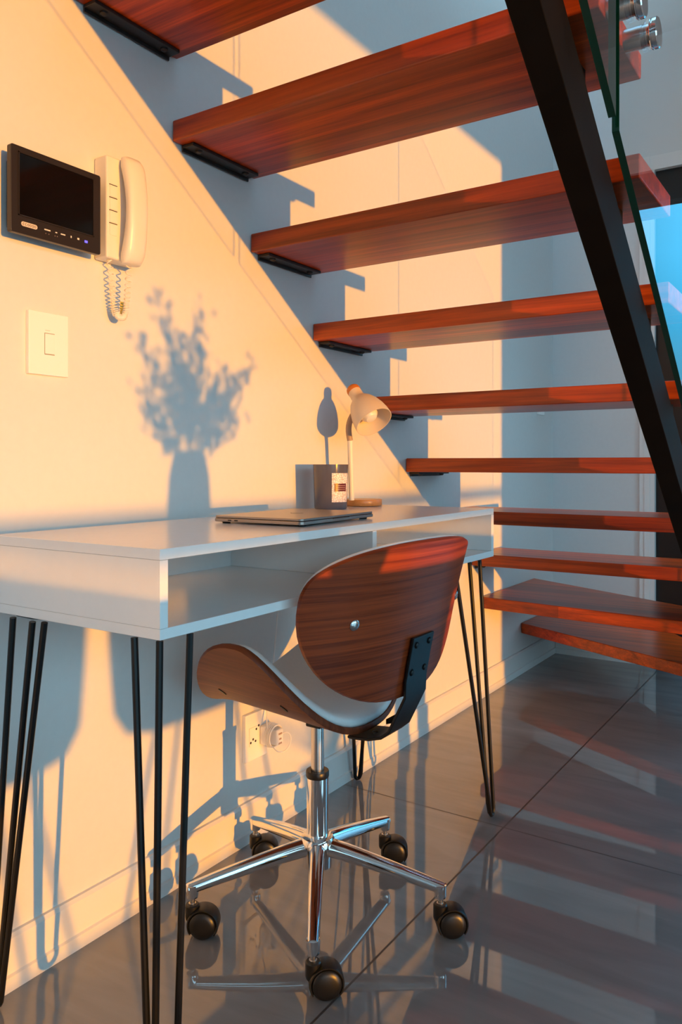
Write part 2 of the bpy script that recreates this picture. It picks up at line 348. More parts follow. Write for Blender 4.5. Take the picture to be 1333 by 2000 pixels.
def hairpin(tops, foot, fs=.028):
    """three rods: two form the pin, the third joins at the foot"""
    bm = bmnew(); zt = DZ0-.003; r = .0049
    tops = [Vector((x, y, zt)) for x, y in tops]; foot = Vector((foot[0], foot[1], .0055))
    c = sum(tops, Vector())/3; d = tops[2]-tops[0]; d.z = 0; d = d.normalized()*fs
    q = [tops[0]]
    for i in range(9):
        an = PI*i/8; q.append(foot-d*.5*math.cos(an)+Vector((0, 0, .016*(1-math.sin(an)))))
    q.append(tops[2]); tube(bm, q, r, 10)
    e = (tops[1]-foot); e.z = 0; e = e.normalized()*.010
    tube(bm, [tops[1], foot+e+Vector((0, 0, .03)), foot+e*.6+Vector((0, 0, .006)), foot+Vector((0, 0, .0))], r, 10)
    lg = obj('hairpin_leg', bm, BLK, dk)
    bm = bmnew(); hull = [(c.x+(t_.x-c.x)*.8, c.y+(t_.y-c.y)*.8) for t_ in tops]; hull = [(x_-.012, y_+.008*(1 if y_ < 1.2 else -1)) for x_, y_ in hull]; prism(bm, hull, DZ0-.0022, DZ0-.0002); obj('mounting_plate', bm, BLK, lg)
hairpin([(.366, .727), (.410, .731), (.409, .788)], (.412, .734), .034)
for o_ in (1,): pass
hairpin([(.410, 1.632), (.380, 1.778), (.410, 1.772)], (.425, 1.812), .020)
hairpin([(.108, .719), (.160, .716), (.180, .722)], (.030, .740))
hairpin([(.075, 1.700), (.120, 1.790), (.085, 1.800)], (.032, 1.820))

# ------------------------------------------------------------------ office chair
ch = thing('office_chair', 'swivel desk chair with walnut shell, white padded seat and chrome five-star base', 'office chair', (.303, 1.243, 0))
CX, CY = .303, 1.243
def thick_surface(bm, top, bot, nu, nv):
    """closed shell from two vertex grids (ring, spoke)"""
    pass
def polar_shell(fn, off, nr=14, nt=72, lo=0., rim=1.):
    """fn(r,t)->(point); shell between fn and fn+off(normal) ; returns bmesh with rounded rim"""
    bm = bmnew(); P = {}
    def nrm(r, t):
        e = 1e-3; a = fn(max(r, .02)+e, t)-fn(max(r, .02)-e, t); c = fn(max(r, .02), t+e)-fn(max(r, .02), t-e)
        n = a.cross(c); return n.normalized() if n.length > 1e-12 else Vector((0, 0, 1))
    A = []; B = []
    for i in range(nr+1):
        r = rim*(1-(1-i/nr)**1.35) if i else 0
        ra, rb = [], []
        for k in range(nt):
            t = 2*PI*k/nt; p = fn(max(r, 1e-4), t); n = nrm(r, t); ra.append(p+n*off[0](r)); rb.append(p+n*off[1](r))
            if i == 0: break
        A.append([bm.verts.new(p) for p in ra]); B.append([bm.verts.new(p) for p in rb])
    for G, fl in ((A, 0), (B, 1)):
        for i in range(nr):
            for k in range(nt):
                k2 = (k+1) % nt
                f = (G[0][0], G[1][k], G[1][k2]) if i == 0 else (G[i][k], G[i+1][k], G[i+1][k2], G[i][k2])
                bm.faces.new(f if not fl else tuple(reversed(f)))
    # rim
    pa, pb = A[-1], B[-1]; mid = []
    for k in range(nt):
        t = 2*PI*k/nt; o_ = (fn(rim, t)-fn(rim-.02, t)).normalized()
        th = (pa[k].co-pb[k].co).length
        mid.append(bm.verts.new((pa[k].co+pb[k].co)/2+o_*th*.28))
    for k in range(nt):
        k2 = (k+1) % nt
        bm.faces.new((pa[k], mid[k], mid[k2], pa[k2])); bm.faces.new((mid[k], pb[k], pb[k2], mid[k2]))
    return bm
def se(c, p): return math.copysign(abs(c)**p, c)
def seat_fn(r, t):
    xc, axr, axf, b_, h, n, z0, pw, yc, tl = .286, .121, .217, .253, .174, 2.506, .375, .946, 1.275, -.073
    c, s = math.cos(t), math.sin(t); a = axr if c > 0 else axf
    x = xc+a*se(c, pw)*r; sy = se(s, pw)*r
    z = z0+h*abs(sy)**n+tl*(x-xc)
    if c < 0: z -= .018*max(0, (-se(c, pw)*r-.55))**2*4
    return Vector((x-CX, yc+b_*sy-CY, z))
# normal sign of seat_fn: a x c points +z
bm = polar_shell(seat_fn, (lambda r: .0115, lambda r: -.001)); seat = obj('seat', bm, WALX, ch, ang=60)
bm = polar_shell(seat_fn, (lambda r: .0120+.018*(1-r**6)**.5+.005, lambda r: .0117), rim=.978); obj('seat_cushion', bm, LEA, seat, ang=70)
bp_ = dict(x0=.54, lean=.265, k=.066, m=2.342, yc=1.249, b=.253, zc=.65, hu=.083, hd=.199, pu=.786, pd=.939, yaw=-.076, bend=.262)
def back_fn(r, t):
    q = bp_; c, s = math.cos(t), math.sin(t); pw = q['pu'] if s > 0 else q['pd']; hh = q['hu'] if s > 0 else q['hd']
    sy = se(c, pw)*q['b']*r; dz = se(s, pw)*hh*r
    return back_pt(sy, dz)
def back_pt(sy, dz):
    q = bp_; x = q['x0']+q['lean']*dz+q['bend']*dz*dz-q['k']*abs(sy/q['b'])**q['m']
    X = .3+(x-.3)*math.cos(q['yaw'])-sy*math.sin(q['yaw']); Y = q['yc']+(x-.3)*math.sin(q['yaw'])+sy*math.cos(q['yaw'])
    return Vector((X-CX, Y-CY, q['zc']+dz))
# normal of back_fn: radial(y) x tangential(z) -> +x (rear side)
bm = polar_shell(back_fn, (lambda r: 0.0, lambda r: -.011)); back = obj('backrest', bm, WAL, ch, ang=60)
bm = polar_shell(back_fn, (lambda r: -.0114, lambda r: -.0122-.016*(1-r**6)**.5-.004), rim=.985); obj('backrest_cushion', bm, LEA, back, ang=70)
for sy in (-.158, .200):
    p = back_pt(sy, -.045); n = (back_pt(sy+.01, -.045)-p).cross(back_pt(sy, -.035)-p).normalized()
    bm = bmnew(); lathe(bm, [(.0095, -.002), (.0095, .0015), (.0075, .0035), (.004, .0045), (0, .0048)], p, n, 24); obj('button', bm, BRU, back)
# steel L bracket
bm = bmnew(); w = .040
c0 = Vector((.395-CX, 1.262-CY, .3555)); yb = 1.262-CY
def strip(bm, pts, w, th, yc):
    """pts in xz, extruded along y, thickness th"""
    n = len(pts); out = []
    for i in range(n):
        a = Vector(pts[max(i-1, 0)]); c = Vector(pts[min(i+1, n-1)]); d = (c-a).normalized(); nn = Vector((d.y, -d.x)); out.append((Vector(pts[i])+nn*th, Vector(pts[i])))
    poly = [p[0] for p in out]+[p[1] for p in reversed(out)]
    prism(bm, [(p.x, p.y) for p in poly], yc-w, yc+w, 'y')
q = []
for (sx_, z_) in ((.385, .3630), (.40, .3630), (.430, .366), (.455, .3735), (.470, .386), (.481, .408), (.503, .452)): q.append((sx_-CX, z_))
for dz in (-.17, -.13, -.09): 
    v = back_pt(.012, dz); q.append((v.x+.0015, v.z))
strip(bm, q, .0395, .0055, yb)
br = obj('back_bracket', bm, BLK, ch, bevel=.0015, ang=30)
bm = bmnew(); prism(bm, [(a_-CX, b_) for a_, b_ in ((.425, .3705), (.452, .3790), (.466, .3905), (.476, .411), (.497, .452), (.490, .452), (.468, .420), (.450, .396), (.425, .380))], yb+.0345, yb+.0393, 'y'); obj('gusset', bm, BLK, br)
for dy in (-.024, .024):
    for dz in (-.105, -.155):
        v = back_pt(.012+dy, dz); bm = bmnew(); lathe(bm, [(.0062, 0), (.0062, .002), (.0045, .004), (0, .0044)], (back_pt(.012, dz).x+.0065, yb+dy, v.z), (1, 0, -.25), 14); obj('screw', bm, BRU if 0 else BLK, br)
bm = bmnew(); lathe(bm, [(.006, 0), (.006, .002), (.004, .0035), (0, .004)], (.435-CX, yb-.022, .3725), (-.2, 0, 1), 14); obj('screw', bm, BLK, br)
# rib under the bend
bm = bmnew(); box(bm, (-.017, -.017, .3600), (.017, .017, .3690)); obj('seat_plate', bm, BLK, ch, bevel=.003)
for (r_, t_) in ((.80, 1.277*PI), (.72, 1.64*PI)):
    p = seat_fn(r_, t_); nn = (seat_fn(r_+.01, t_)-p).cross(seat_fn(r_, t_+.01)-p).normalized(); bm = bmnew(); prism(bm, [(.011*math.cos(2*PI*k/16), .0032*math.sin(2*PI*k/16)) for k in range(16)], -.0008, .0008)
    bmesh.ops.transform(bm, matrix=Matrix.Translation(p-nn*.0014)@nn.to_track_quat('Z', 'Y').to_matrix().to_4x4()@Matrix.Rotation(1.4, 4, 'Z'), verts=bm.verts[:]); obj('slot', bm, BLK, seat)
bm = bmnew(); lathe(bm, [(.0125, .20), (.0125, .362)], seg=32); gp = obj('piston', bm, BRU, ch)
bm = bmnew(); lathe(bm, [(.0155, .262), (.0215, .262), (.0225, .264), (.0225, .273), (.0215, .275), (.0130, .275)], seg=32, cap=False); obj('collar', bm, PLB, ch)
bm = bmnew(); lathe(bm, [(.0, .095), (.016, .095), (.0205, .13), (.0212, .262), (.0, .262)], seg=40, cap=False); obj('column', bm, CHR, ch)
bm = bmnew(); lathe(bm, [(.0, .088), (.022, .088), (.0275, .092), (.0285, .128), (.0335, .133), (.0335, .142), (.030, .148), (.0225, .150), (.0, .150)], seg=40, cap=False); hub = obj('hub', bm, CHR, ch)
PA = [15.5+72*i for i in range(5)]
cast = []
for i, a in enumerate(PA):
    a = math.radians(a); d = Vector((math.cos(a), math.sin(a), 0)); s_ = Vector((-d.y, d.x, 0))
    bm = bmnew(); rings = []
    for u in range(13):
        f = u/12; R = .024+(.248-.024)*f; zt = .146-.050*f**1.15; hh = .034-.014*f; ww = .0155-.0055*f
        cc = d*R; ring = []
        for k in range(16):
            an = 2*PI*k/16; ring.append(bm.verts.new(cc+s_*(ww*se(math.cos(an), .8))+Vector((0, 0, zt-hh/2+hh/2*se(math.sin(an), .8)))))
        rings.append(ring)
    for A_, B_ in zip(rings, rings[1:]):
        for k in range(16): bm.faces.new((A_[k], A_[(k+1) % 16], B_[(k+1) % 16], B_[k]))
    bm.faces.new(rings[0]); bm.faces.new(list(reversed(rings[-1])))
    lathe(bm, [(.0105, .070), (.0115, .074), (.0115, .093), (0, .094)], d*.240, (0, 0, 1), 20)
    obj('base_arm', bm, CHR, ch, ang=50)
    # caster: stem, hood, two wheels
    o = bpy.data.objects.new('caster', None); COL.objects.link(o); o.parent = ch; o.location = d*.240; o.empty_display_size = .02
    ta = math.radians([38, 30, 38, 32, 42][i]); o.rotation_euler = (0, 0, ta)
    bm = bmnew(); lathe(bm, [(.0048, .050), (.0048, .0705)], seg=14); lathe(bm, [(.0068, .0565), (.0068, .0595)], seg=14); obj('stem', bm, BRU, o)
    bm = bmnew(); lathe(bm, [(0, .030), (.012, .030), (.013, .034), (.013, .056), (.011, .058), (0, .058)], seg=20, cap=False)
    # hood: half shell around wheels, axis = local y, wheel centre (.019,0,.0245)
    wc = Vector((.021, 0, .0248)); rin, rout = .0262, .0292
    N_ = 22; rr_ = []
    for k in range(N_+1):
        an = math.radians(-38+(215+38)*k/N_); dd = Vector((math.cos(an), 0, math.sin(an)))
        rr_.append([bm.verts.new(wc+dd*rad+Vector((0, yy, 0))) for rad, yy in ((rin, -.0165), (rout-.001, -.0165), (rout, -.013), (rout, .013), (rout-.001, .0165), (rin, .0165))])
    for A_, B_ in zip(rr_, rr_[1:]):
        for k in range(6): bm.faces.new((A_[k], A_[(k+1) % 6], B_[(k+1) % 6], B_[k]))
    bm.faces.new(rr_[0]); bm.faces.new(list(reversed(rr_[-1])))
    obj('hood', bm, PLB, o, ang=40)
    for sy in (-1, 1):
        bm = bmnew(); lathe(bm, [(0, .004), (.0245, .004), (.0248, .006), (.0248, .0155), (.0225, .0185), (.015, .0205), (0, .0215)], wc, (0, sy, 0), 32, cap=False); obj('wheel', bm, PLB, o, ang=40)
# ------------------------------------------------------------------ laptop
lp = thing('laptop', 'closed silver laptop lying on the white desk top beside the candle jar', 'laptop', (.262, 1.232, DZ1), math.radians(3))
ALU = mat('grey_aluminium', (.34, .30, .28), .32, .9); ALD = mat('dark_aluminium', (.10, .09, .09), .35, .8)
def rrect(w, d, r, n=6):
    out = []
    for cx_, cy_, a0 in ((w-r, d-r, 0), (-w+r, d-r, 90), (-w+r, -d+r, 180), (w-r, -d+r, 270)):
        for i in range(n+1):
            a = math.radians(a0+90*i/n); out.append((cx_+r*math.cos(a), cy_+r*math.sin(a)))
    return out
HW, HL = .100, .134
bm = bmnew(); prism(bm, rrect(HW, HL, .010), .0035, .0098); base = obj('base', bm, ALU, lp, bevel=.0012)
bm = bmnew(); prism(bm, rrect(HW-.001, HL-.001, .010), .0104, .0145); lid = obj('lid', bm, ALU, lp, bevel=.001)
bm = bmnew(); prism(bm, rrect(HW-.004, HL-.004, .008), .0096, .0106); obj('gasket', bm, PLB, lp)
bm = bmnew(); box(bm, (HW-.004, -.03, .0085), (HW+.0006, .03, .0102)); obj('notch', bm, ALD, base)
for fx in (-.085, .085):
    for fy in (-.112, .112):
        bm = bmnew(); lathe(bm, [(.0075, 0), (.0085, .0036)], (fx, fy, 0), (0, 0, 1), 16); obj('foot', bm, PLB, base)
for px_ in (-.06, -.045): bm = bmnew(); box(bm, (px_-.004, -HL-.0003, .0055), (px_+.004, -HL+.002, .0078)); obj('port', bm, PLB, base)
bm = bmnew()                                    # bitten fruit emblem on the lid
def emb(an):
    rr0 = .013*(1-.06*math.cos(2*an)); return (rr0*math.cos(an), rr0*math.sin(an)*1.0)
pts = []
for i in range(40):
    an = 2*PI*i/40; x, y = emb(an); d_ = math.hypot(x-.0, y-.0165)
    if d_ < .0075: 
        k_ = .0075/max(d_, 1e-5); x = x*k_; y = .0165+(y-.0165)*k_
    pts.append((x, y))
prism(bm, pts, .01452, .01470); prism(bm, [(-.013, .001), (-.019, .004), (-.020, .0075), (-.0145, .004)], .01452, .01470)
obj('emblem', bm, ALD, lid)
# ------------------------------------------------------------------ candle jar
JAR = mat('smoked_glass', (.105, .10, .13), .12, 0, .5)
cj = thing('candle_jar', 'smoky grey glass candle jar with a pale floral label, beside the lamp', 'candle', (.095, 1.594, DZ1))
bm = bmnew(); lathe(bm, [(0, .0002), (.0385, .0002), (.040, .003), (.0435, .106), (.0435, .109), (.0415, .109), (.0385, .012), (0, .012)], seg=48, cap=False); jar = obj('jar', bm, JAR, cj, ang=50)
bm = bmnew(); lathe(bm, [(0, .0125), (.0380, .0125), (.0400, .070), (0, .071)], seg=40, cap=False); obj('wax', bm, mat('wax', (.65, .60, .52), .5), cj)
bm = bmnew(); tube(bm, [(0, 0, .070), (.001, 0, .078)], .0009, 6); obj('wick', bm, PLB, cj)
LBL = mat('floral_label', (.82, .74, .70), .5)
t, b = nodes(LBL); N = t.nodes.new; L = t.links.new
tcx = N('ShaderNodeTexCoord'); vo = N('ShaderNodeTexVoronoi'); vo.feature = 'DISTANCE_TO_EDGE'; vo.inputs['Scale'].default_value = 190; L(tcx.outputs['Object'], vo.inputs[0])
nz2 = N('ShaderNodeTexNoise'); nz2.inputs['Scale'].default_value = 160; L(tcx.outputs['Object'], nz2.inputs[0])
mu = N('ShaderNodeMath'); mu.operation = 'MULTIPLY'; L(vo.outputs['Distance'], mu.inputs[0]); L(nz2.outputs[0], mu.inputs[1])
r = N('ShaderNodeValToRGB'); L(mu.outputs[0], r.inputs[0]); r.color_ramp.elements[0].position = .02; r.color_ramp.elements[0].color = (.55, .42, .38, 1); r.color_ramp.elements[1].position = .06; r.color_ramp.elements[1].color = (.90, .82, .80, 1)
L(r.outputs[0], b.inputs['Base Color'])
def wrap(z0, z1, a0, a1, r_add, n=10):
    bm = bmnew(); A_ = []
    for i in range(n+1):
        a = math.radians(a0+(a1-a0)*i/n)
        A_.append([bm.verts.new(((.0400+.0035*z/.106+r_)*math.cos(a), (.0400+.0035*z/.106+r_)*math.sin(a), z)) for z, r_ in ((z0, r_add), (z1, r_add), (z1, r_add-.0006), (z0, r_add-.0006))])
    for P_, Q_ in zip(A_, A_[1:]):
        for k in range(4): bm.faces.new((P_[k], P_[(k+1) % 4], Q_[(k+1) % 4], Q_[k]))
    bm.faces.new(A_[0]); bm.faces.new(list(reversed(A_[-1]))); return bm
lab = obj('label', wrap(.018, .088, -52, 12, .0010), LBL, cj)
plq = obj('plaque', wrap(.044, .063, -44, 3, .0014), mat('maroon_plaque', (.11, .014, .016), .3), cj)
for zz in (.0485, .0530, .0575): obj('plaque_lettering', wrap(zz, zz+.0008, -38, -2, .0017), mat('pale_print', (.65, .5, .42), .5), plq)
# ------------------------------------------------------------------ desk lamp
LY = 1.70
LSH = mat('cream_lamp_metal', (.78, .66, .52), .38); LST = mat('cream_lamp_inside', (.80, .70, .56), .5)
la = thing('desk_lamp', 'small cream desk lamp with bell shade, curved neck and round wooden base', 'desk lamp', (.088, 1.755, DZ1))
bm = bmnew(); lathe(bm, [(0, .001), (.0485, .001), (.050, .0025), (.050, .0165), (.0488, .018), (0, .018)], seg=56, cap=False); obj('base', bm, BEE, la, ang=50)
o0 = Vector((.088, 1.755, DZ1))
pb = Vector((.088, 1.700, DZ1+.017))-o0; pt = Vector((.091, 1.688, .926))-o0
bm = bmnew(); tube(bm, [pb, pt], .0072, 16); obj('pole', bm, mat('white_lamp_pole', (.82, .76, .66), .35), la)
cap = Vector((.085, 1.694, 1.040))-o0; ax = Vector((.9612*.66, -.2759*.66, -.72)).normalized()
sh0 = Vector((.096, 1.692, 1.058))-o0
q = []
for i in range(11):
    f = i/10; q.append(pt+Vector((0, -.0, 0))+Vector((-.004*math.sin(PI*f), -.003*math.sin(PI*f), .075*f))+Vector((.014, .004, 0))*f**3)
bm = bmnew(); tube(bm, q, .0076, 14); obj('gooseneck', bm, mat('taupe_gooseneck', (.42, .30, .22), .5), la)
bm = bmnew()
pr_ = [(.0170, .010), (.0172, .022), (.0178, .033), (.0225, .040), (.0310, .050), (.0390, .066), (.0450, .086), (.0480, .104), (.0485, .120)]
lathe(bm, pr_+[(r_-.0014, h_) for r_, h_ in reversed(pr_)], sh0, ax, 48, cap=False)
shd = obj('shade', bm, LSH, la, ang=60)
bm = bmnew(); lathe(bm, [(0, -.006), (.012, -.0055), (.0165, -.001), (.0180, .005), (.0178, .0115), (0, .012)], sh0, ax, 36, cap=False); obj('shade_cap', bm, mat('orange_wood_cap', (.62, .20, .035), .4), la)
bm = bmnew(); lathe(bm, [(.0125, .012), (.0125, .045), (.010, .050)], sh0, ax, 24); obj('socket', bm, LST, la)
bm = bmnew(); lathe(bm, [(.010, .048), (.012, .055), (.020, .070), (.0235, .084), (.0215, .098), (.014, .107), (0, .1105)], sh0, ax, 32, cap=False); obj('bulb', bm, mat('frosted_bulb', (.9, .86, .78), .2), la)
# ------------------------------------------------------------------ door-phone monitor
mo = thing('intercom_monitor', 'black video door-phone screen mounted on the wall above the light switch', 'intercom screen', (0, .85, 1.313))
bx('wall_mount', (.0005, -.072, -.056), (.0285, .076, .056), PLB, mo, .002)
bm = bmnew(); prism(bm, rrect(.0895, .071, .004), .0290, .040); 
for v in bm.verts: v.co = Vector((v.co.z, v.co.x, v.co.y))
bz = obj('bezel', bm, DRK, mo, bevel=.0012)
bm = bmnew(); prism(bm, rrect(.0735, .0505, .002), .0398, .0404)
for v in bm.verts: v.co = Vector((v.co.z, v.co.x-.001, v.co.y+.0095))
sc = obj('screen', bm, SCR, mo)
bm = bmnew()
for lo, hi in (((.0398, -.0765, -.0425), (.0414, -.0745, .0615)), ((.0398, .0725, -.0425), (.0414, .0745, .0615)), ((.0398, -.0765, .0595), (.0414, .0745, .0615)), ((.0398, -.0765, -.0425), (.0414, .0745, -.0405))): box(bm, lo, hi)
obj('screen_rim', bm, DRK, bz)
bm = bmnew(); prism(bm, rrect(.0150, .0037, .0036), 0, .0006)
for v in bm.verts: v.co = Vector((.0401+v.co.z, v.co.x-.056, v.co.y-.0545))
bd = obj('badge', bm, mat('badge_white', (.72, .62, .52), .4), bz)
bm = bmnew()
for i in range(6):                              # six small rounded letter forms
    cy_ = -.056-.0108+i*.0043; pts_ = []
    gap = [40, 40, 0, 0, 0, 0][i]
    for k in range(15):
        a = math.radians(gap+(360-2*gap)*k/14); pts_.append((.0409, cy_+.0014*math.cos(a), -.0545+.0018*math.sin(a)))
    tube(bm, pts_, .00032, 5)
obj('badge_lettering', bm, DRK, bd)
bm = bmnew()
for yy, w_, h_ in ((-.0215, .0058, .0010), (-.004, .0018, .0008), (.0095, .0045, .0010), (.026, .0010, .0018), (.041, .0020, .0016)): box(bm, (.0399, yy-w_, -.0535-h_), (.0405, yy+w_, -.0535+h_))
obj('button_marks', bm, mat('printed_marks', (.8, .75, .68), .5), bz)
bm = bmnew()
for yy in (-.0245, -.0185, -.0065, -.002): box(bm, (.0399, yy-.0007, -.0605), (.0403, yy+.0007, -.0590))
obj('fine_print', bm, mat('fine_print', (.25, .2, .17), .5), bz)
LED = mat('blue_led', (.1, .1, .6), .4); nodes(LED)[1].inputs['Emission Color'].default_value = (.12, .10, 1, 1); nodes(LED)[1].inputs['Emission Strength'].default_value = 1.6
bm = bmnew(); box(bm, (.0399, .0545, -.0565), (.0406, .0605, -.0525)); obj('power_light', bm, LED, bz)
# ------------------------------------------------------------------ intercom handset
ih = thing('intercom_handset', 'ivory wall intercom handset with coiled cord, right of the black screen', 'intercom phone', (0, .995, 1.336))
bm = bmnew(); prism(bm, [(-.0385, -.093), (.040, -.093), (.040, .0945), (-.0385, .0945)], .0005, .036)
for v in bm.verts: v.co = Vector((v.co.z, v.co.x, v.co.y))
ib = obj('base', bm, WHP, ih, bevel=.004, bseg=3)
for i in range(4):
    bm = bmnew(); z_ = .041-i*.0235; box(bm, (.0355, -.032, z_-.0210), (.0370, -.0155, z_)); obj('button', bm, WHP, ib, bevel=.0005)
bm = bmnew()
for i in range(4): bm = bmnew(); z_ = .041-i*.0235; box(bm, (.0352, -.033, z_), (.0373, -.0150, z_+.0012)); obj('button_gap', bm, PLB, ib)
bm = bmnew(); rings = []                        # bowed handset
for i in range(25):
    f = i/24; zz = -.099+.195*f; e = min(f, 1-f); endr = min(1, (e/.05))**.5 if e < .05 else 1
    bow = math.sin(PI*f)**.8; cxx = .046+.017*bow; tx = (.0125+.002*math.cos(2*PI*f))*max(.72, endr); wy = (.0240-.0015*bow)*max(.8, endr)
    ring = []
    for k in range(20):
        an = 2*PI*k/20; ring.append(bm.verts.new((cxx+tx*se(math.cos(an), .7), .009+wy*se(math.sin(an), .7), zz)))
    rings.append(ring)
for A_, B_ in zip(rings, rings[1:]):
    for k in range(20): bm.faces.new((A_[k], A_[(k+1) % 20], B_[(k+1) % 20], B_[k]))
bm.faces.new(list(reversed(rings[0]))); bm.faces.new(rings[-1])
hs_ = obj('handset', bm, WHP, ih, ang=60)
bm = bmnew()
path = []
for i in range(41):
    f = i/40
    if f < .5: u = f*2; p = Vector((.020+.004*u, -.016+.016*u, -.093-.098*u))
    else: u = (f-.5)*2; p = Vector((.024+.024*u, .000+.010*u, -.191+.094*u))
    path.append(p)
# smooth U bend at the bottom
def cord_pt(f):
    s = 2*f-1
    zz = -.093-.104*(1-abs(s)**3.4); return Vector((.020+.022*f, -.018+.026*f+.004*(1-s*s), zz))
pts = []; turns = 46; M = turns*12
for i in range(M+1):
    f = i/M; p = cord_pt(f); d = (cord_pt(min(1, f+.002))-cord_pt(max(0, f-.002))).normalized(); a, c = frame_of(d)
    # fixed frame to keep the helix smooth
    a = Vector((1, 0, 0)); a = (a-d*a.dot(d)).normalized(); c = d.cross(a)
    an = 2*PI*turns*f; pts.append(p+(a*math.cos(an)+c*math.sin(an))*.0050)
tube(bm, pts, .00125, 6)
tube(bm, [(.018, -.020, -.094), (.018, -.020, -.080)], .0035, 10)
obj('coiled_cord', bm, WHP, ih, ang=70)
bm = bmnew(); box(bm, (.0225, .004, -.188), (.0232, .012, -.165)); obj('paper_tag', bm, mat('yellow_tag', (.75, .55, .12), .6), ih)
# ------------------------------------------------------------------ switches, outlet, charger
def switch(loc, label, rz=0, w=.0400, h=.054):
    t_ = thing('light_switch', label, 'light switch', loc, rz)
    bm = bmnew(); box(bm, (.0003, -w, -h), (.0085, w, h)); pl = obj('plate', bm, SWP, t_, bevel=.0012)
    bm = bmnew(); box(bm, (.0080, -.0085, -.0175), (.0102, .0105, .0175)); rk = obj('rocker', bm, SWP, t_, bevel=.0008)
    bm = bmnew(); box(bm, (.0083, -.0092, -.0188), (.0088, .0110, -.0176)); box(bm, (.0083, -.0092, .0176), (.0088, .0110, .0186)); box(bm, (.0083, -.0093, -.018), (.0088, -.0085, .018)); obj('rocker_gap', bm, mat('switch_gap', (.30, .25, .2), .6), rk)
    bm = text_bm('-----', .006)
    bmesh.ops.transform(bm, matrix=Matrix(((0, 0, 1, .0086), (1, 0, 0, -.003), (0, 1, 0, .0235), (0, 0, 0, 1))), verts=bm.verts[:]); obj('maker_mark', bm, mat('grey_print', (.4, .34, .27), .6), pl)
    return t_
switch((0, .855, 1.074), 'white rocker light switch on the sunlit wall below the black intercom screen')
switch((0, 3.37, 1.135), 'white light switch on the shaded wall behind the stair treads')
ol = thing('power_outlet', 'white wall outlet plate with round socket holes above the skirting under the desk', 'power outlet', (0, 1.412, .237))
bm = bmnew(); box(bm, (.0003, -.039, -.054), (.0105, .039, .054)); pl = obj('plate', bm, SWP, ol, bevel=.0012)
bm = bmnew()
def hexa(s): return [(s*math.cos(math.radians(a)), .62*s*math.sin(math.radians(a))) for a in range(0, 360, 60)]
for dz, dy in ((-.006, -.012), (.021, .008)):
    for yy, zz in ((-.0095, -.006), (0, .0), (.0095, -.006)): lathe(bm, [(.0028, .0100), (.0028, .0109)], (0, dy+yy*.9, dz+zz), (1, 0, 0), 10)
obj('socket_hole', bm, PLB, pl)
bm = bmnew(); box(bm, (.0103, -.026, -.020), (.0108, -.0255, .022)); box(bm, (.0103, -.026, .0215), (.0108, .012, .022)); obj('socket_seam', bm, mat('seam', (.4, .32, .26), .6), pl)
pa = thing('plug_adapter', 'white plug adapter with looped cable pushed into the wall outlet', 'plug', (0.0105, 1.440, .236))
bm = bmnew(); box(bm, (.0003, -.018, -.024), (.020, .018, .022)); obj('body', bm, SWP, pa, bevel=.005, bseg=3)
bm = bmnew(); box(bm, (.020, -.013, -.020), (.048, .013, .016)); obj('plug_head', bm, SWP, pa, bevel=.004, bseg=3)
bm = bmnew(); box(bm, (.048, -.006, -.018), (.0486, .006, -.014)); box(bm, (.048, -.004, -.008), (.0486, .004, -.004)); box(bm, (.048, -.006, .004), (.0486, .006, .008)); obj('slot', bm, mat('pink_shadow_slot', (.45, .32, .27), .5), pa)
bm = bmnew()
for j in range(4):
    pts = []
    for k in range(28):
        a = 2*PI*k/28; pts.append((.021+.0045*j+.002*math.sin(a), .021*math.cos(a)*(1+.04*j), -.002+.0275*math.sin(a)*(1-.03*j)))
    tube(bm, pts, .0019, 8, closed=True)
pts = []
for k in range(24):
    f = k/23; a = -PI*.9+f*PI*1.9; pts.append((.040+.016*math.sin(PI*f), .004+.020*math.cos(a)+.012*f, -.016+.022*math.sin(a)))
tube(bm, pts, .0016, 8)
tube(bm, [(.024, -.016, .014), (.018, -.012, .03), (.012, -.004, .05), (.006, .010, .09), (.004, .03, .16), (.004, .05, .30), (.006, .055, .42)], .0016, 8)
obj('cable', bm, SWP, pa)
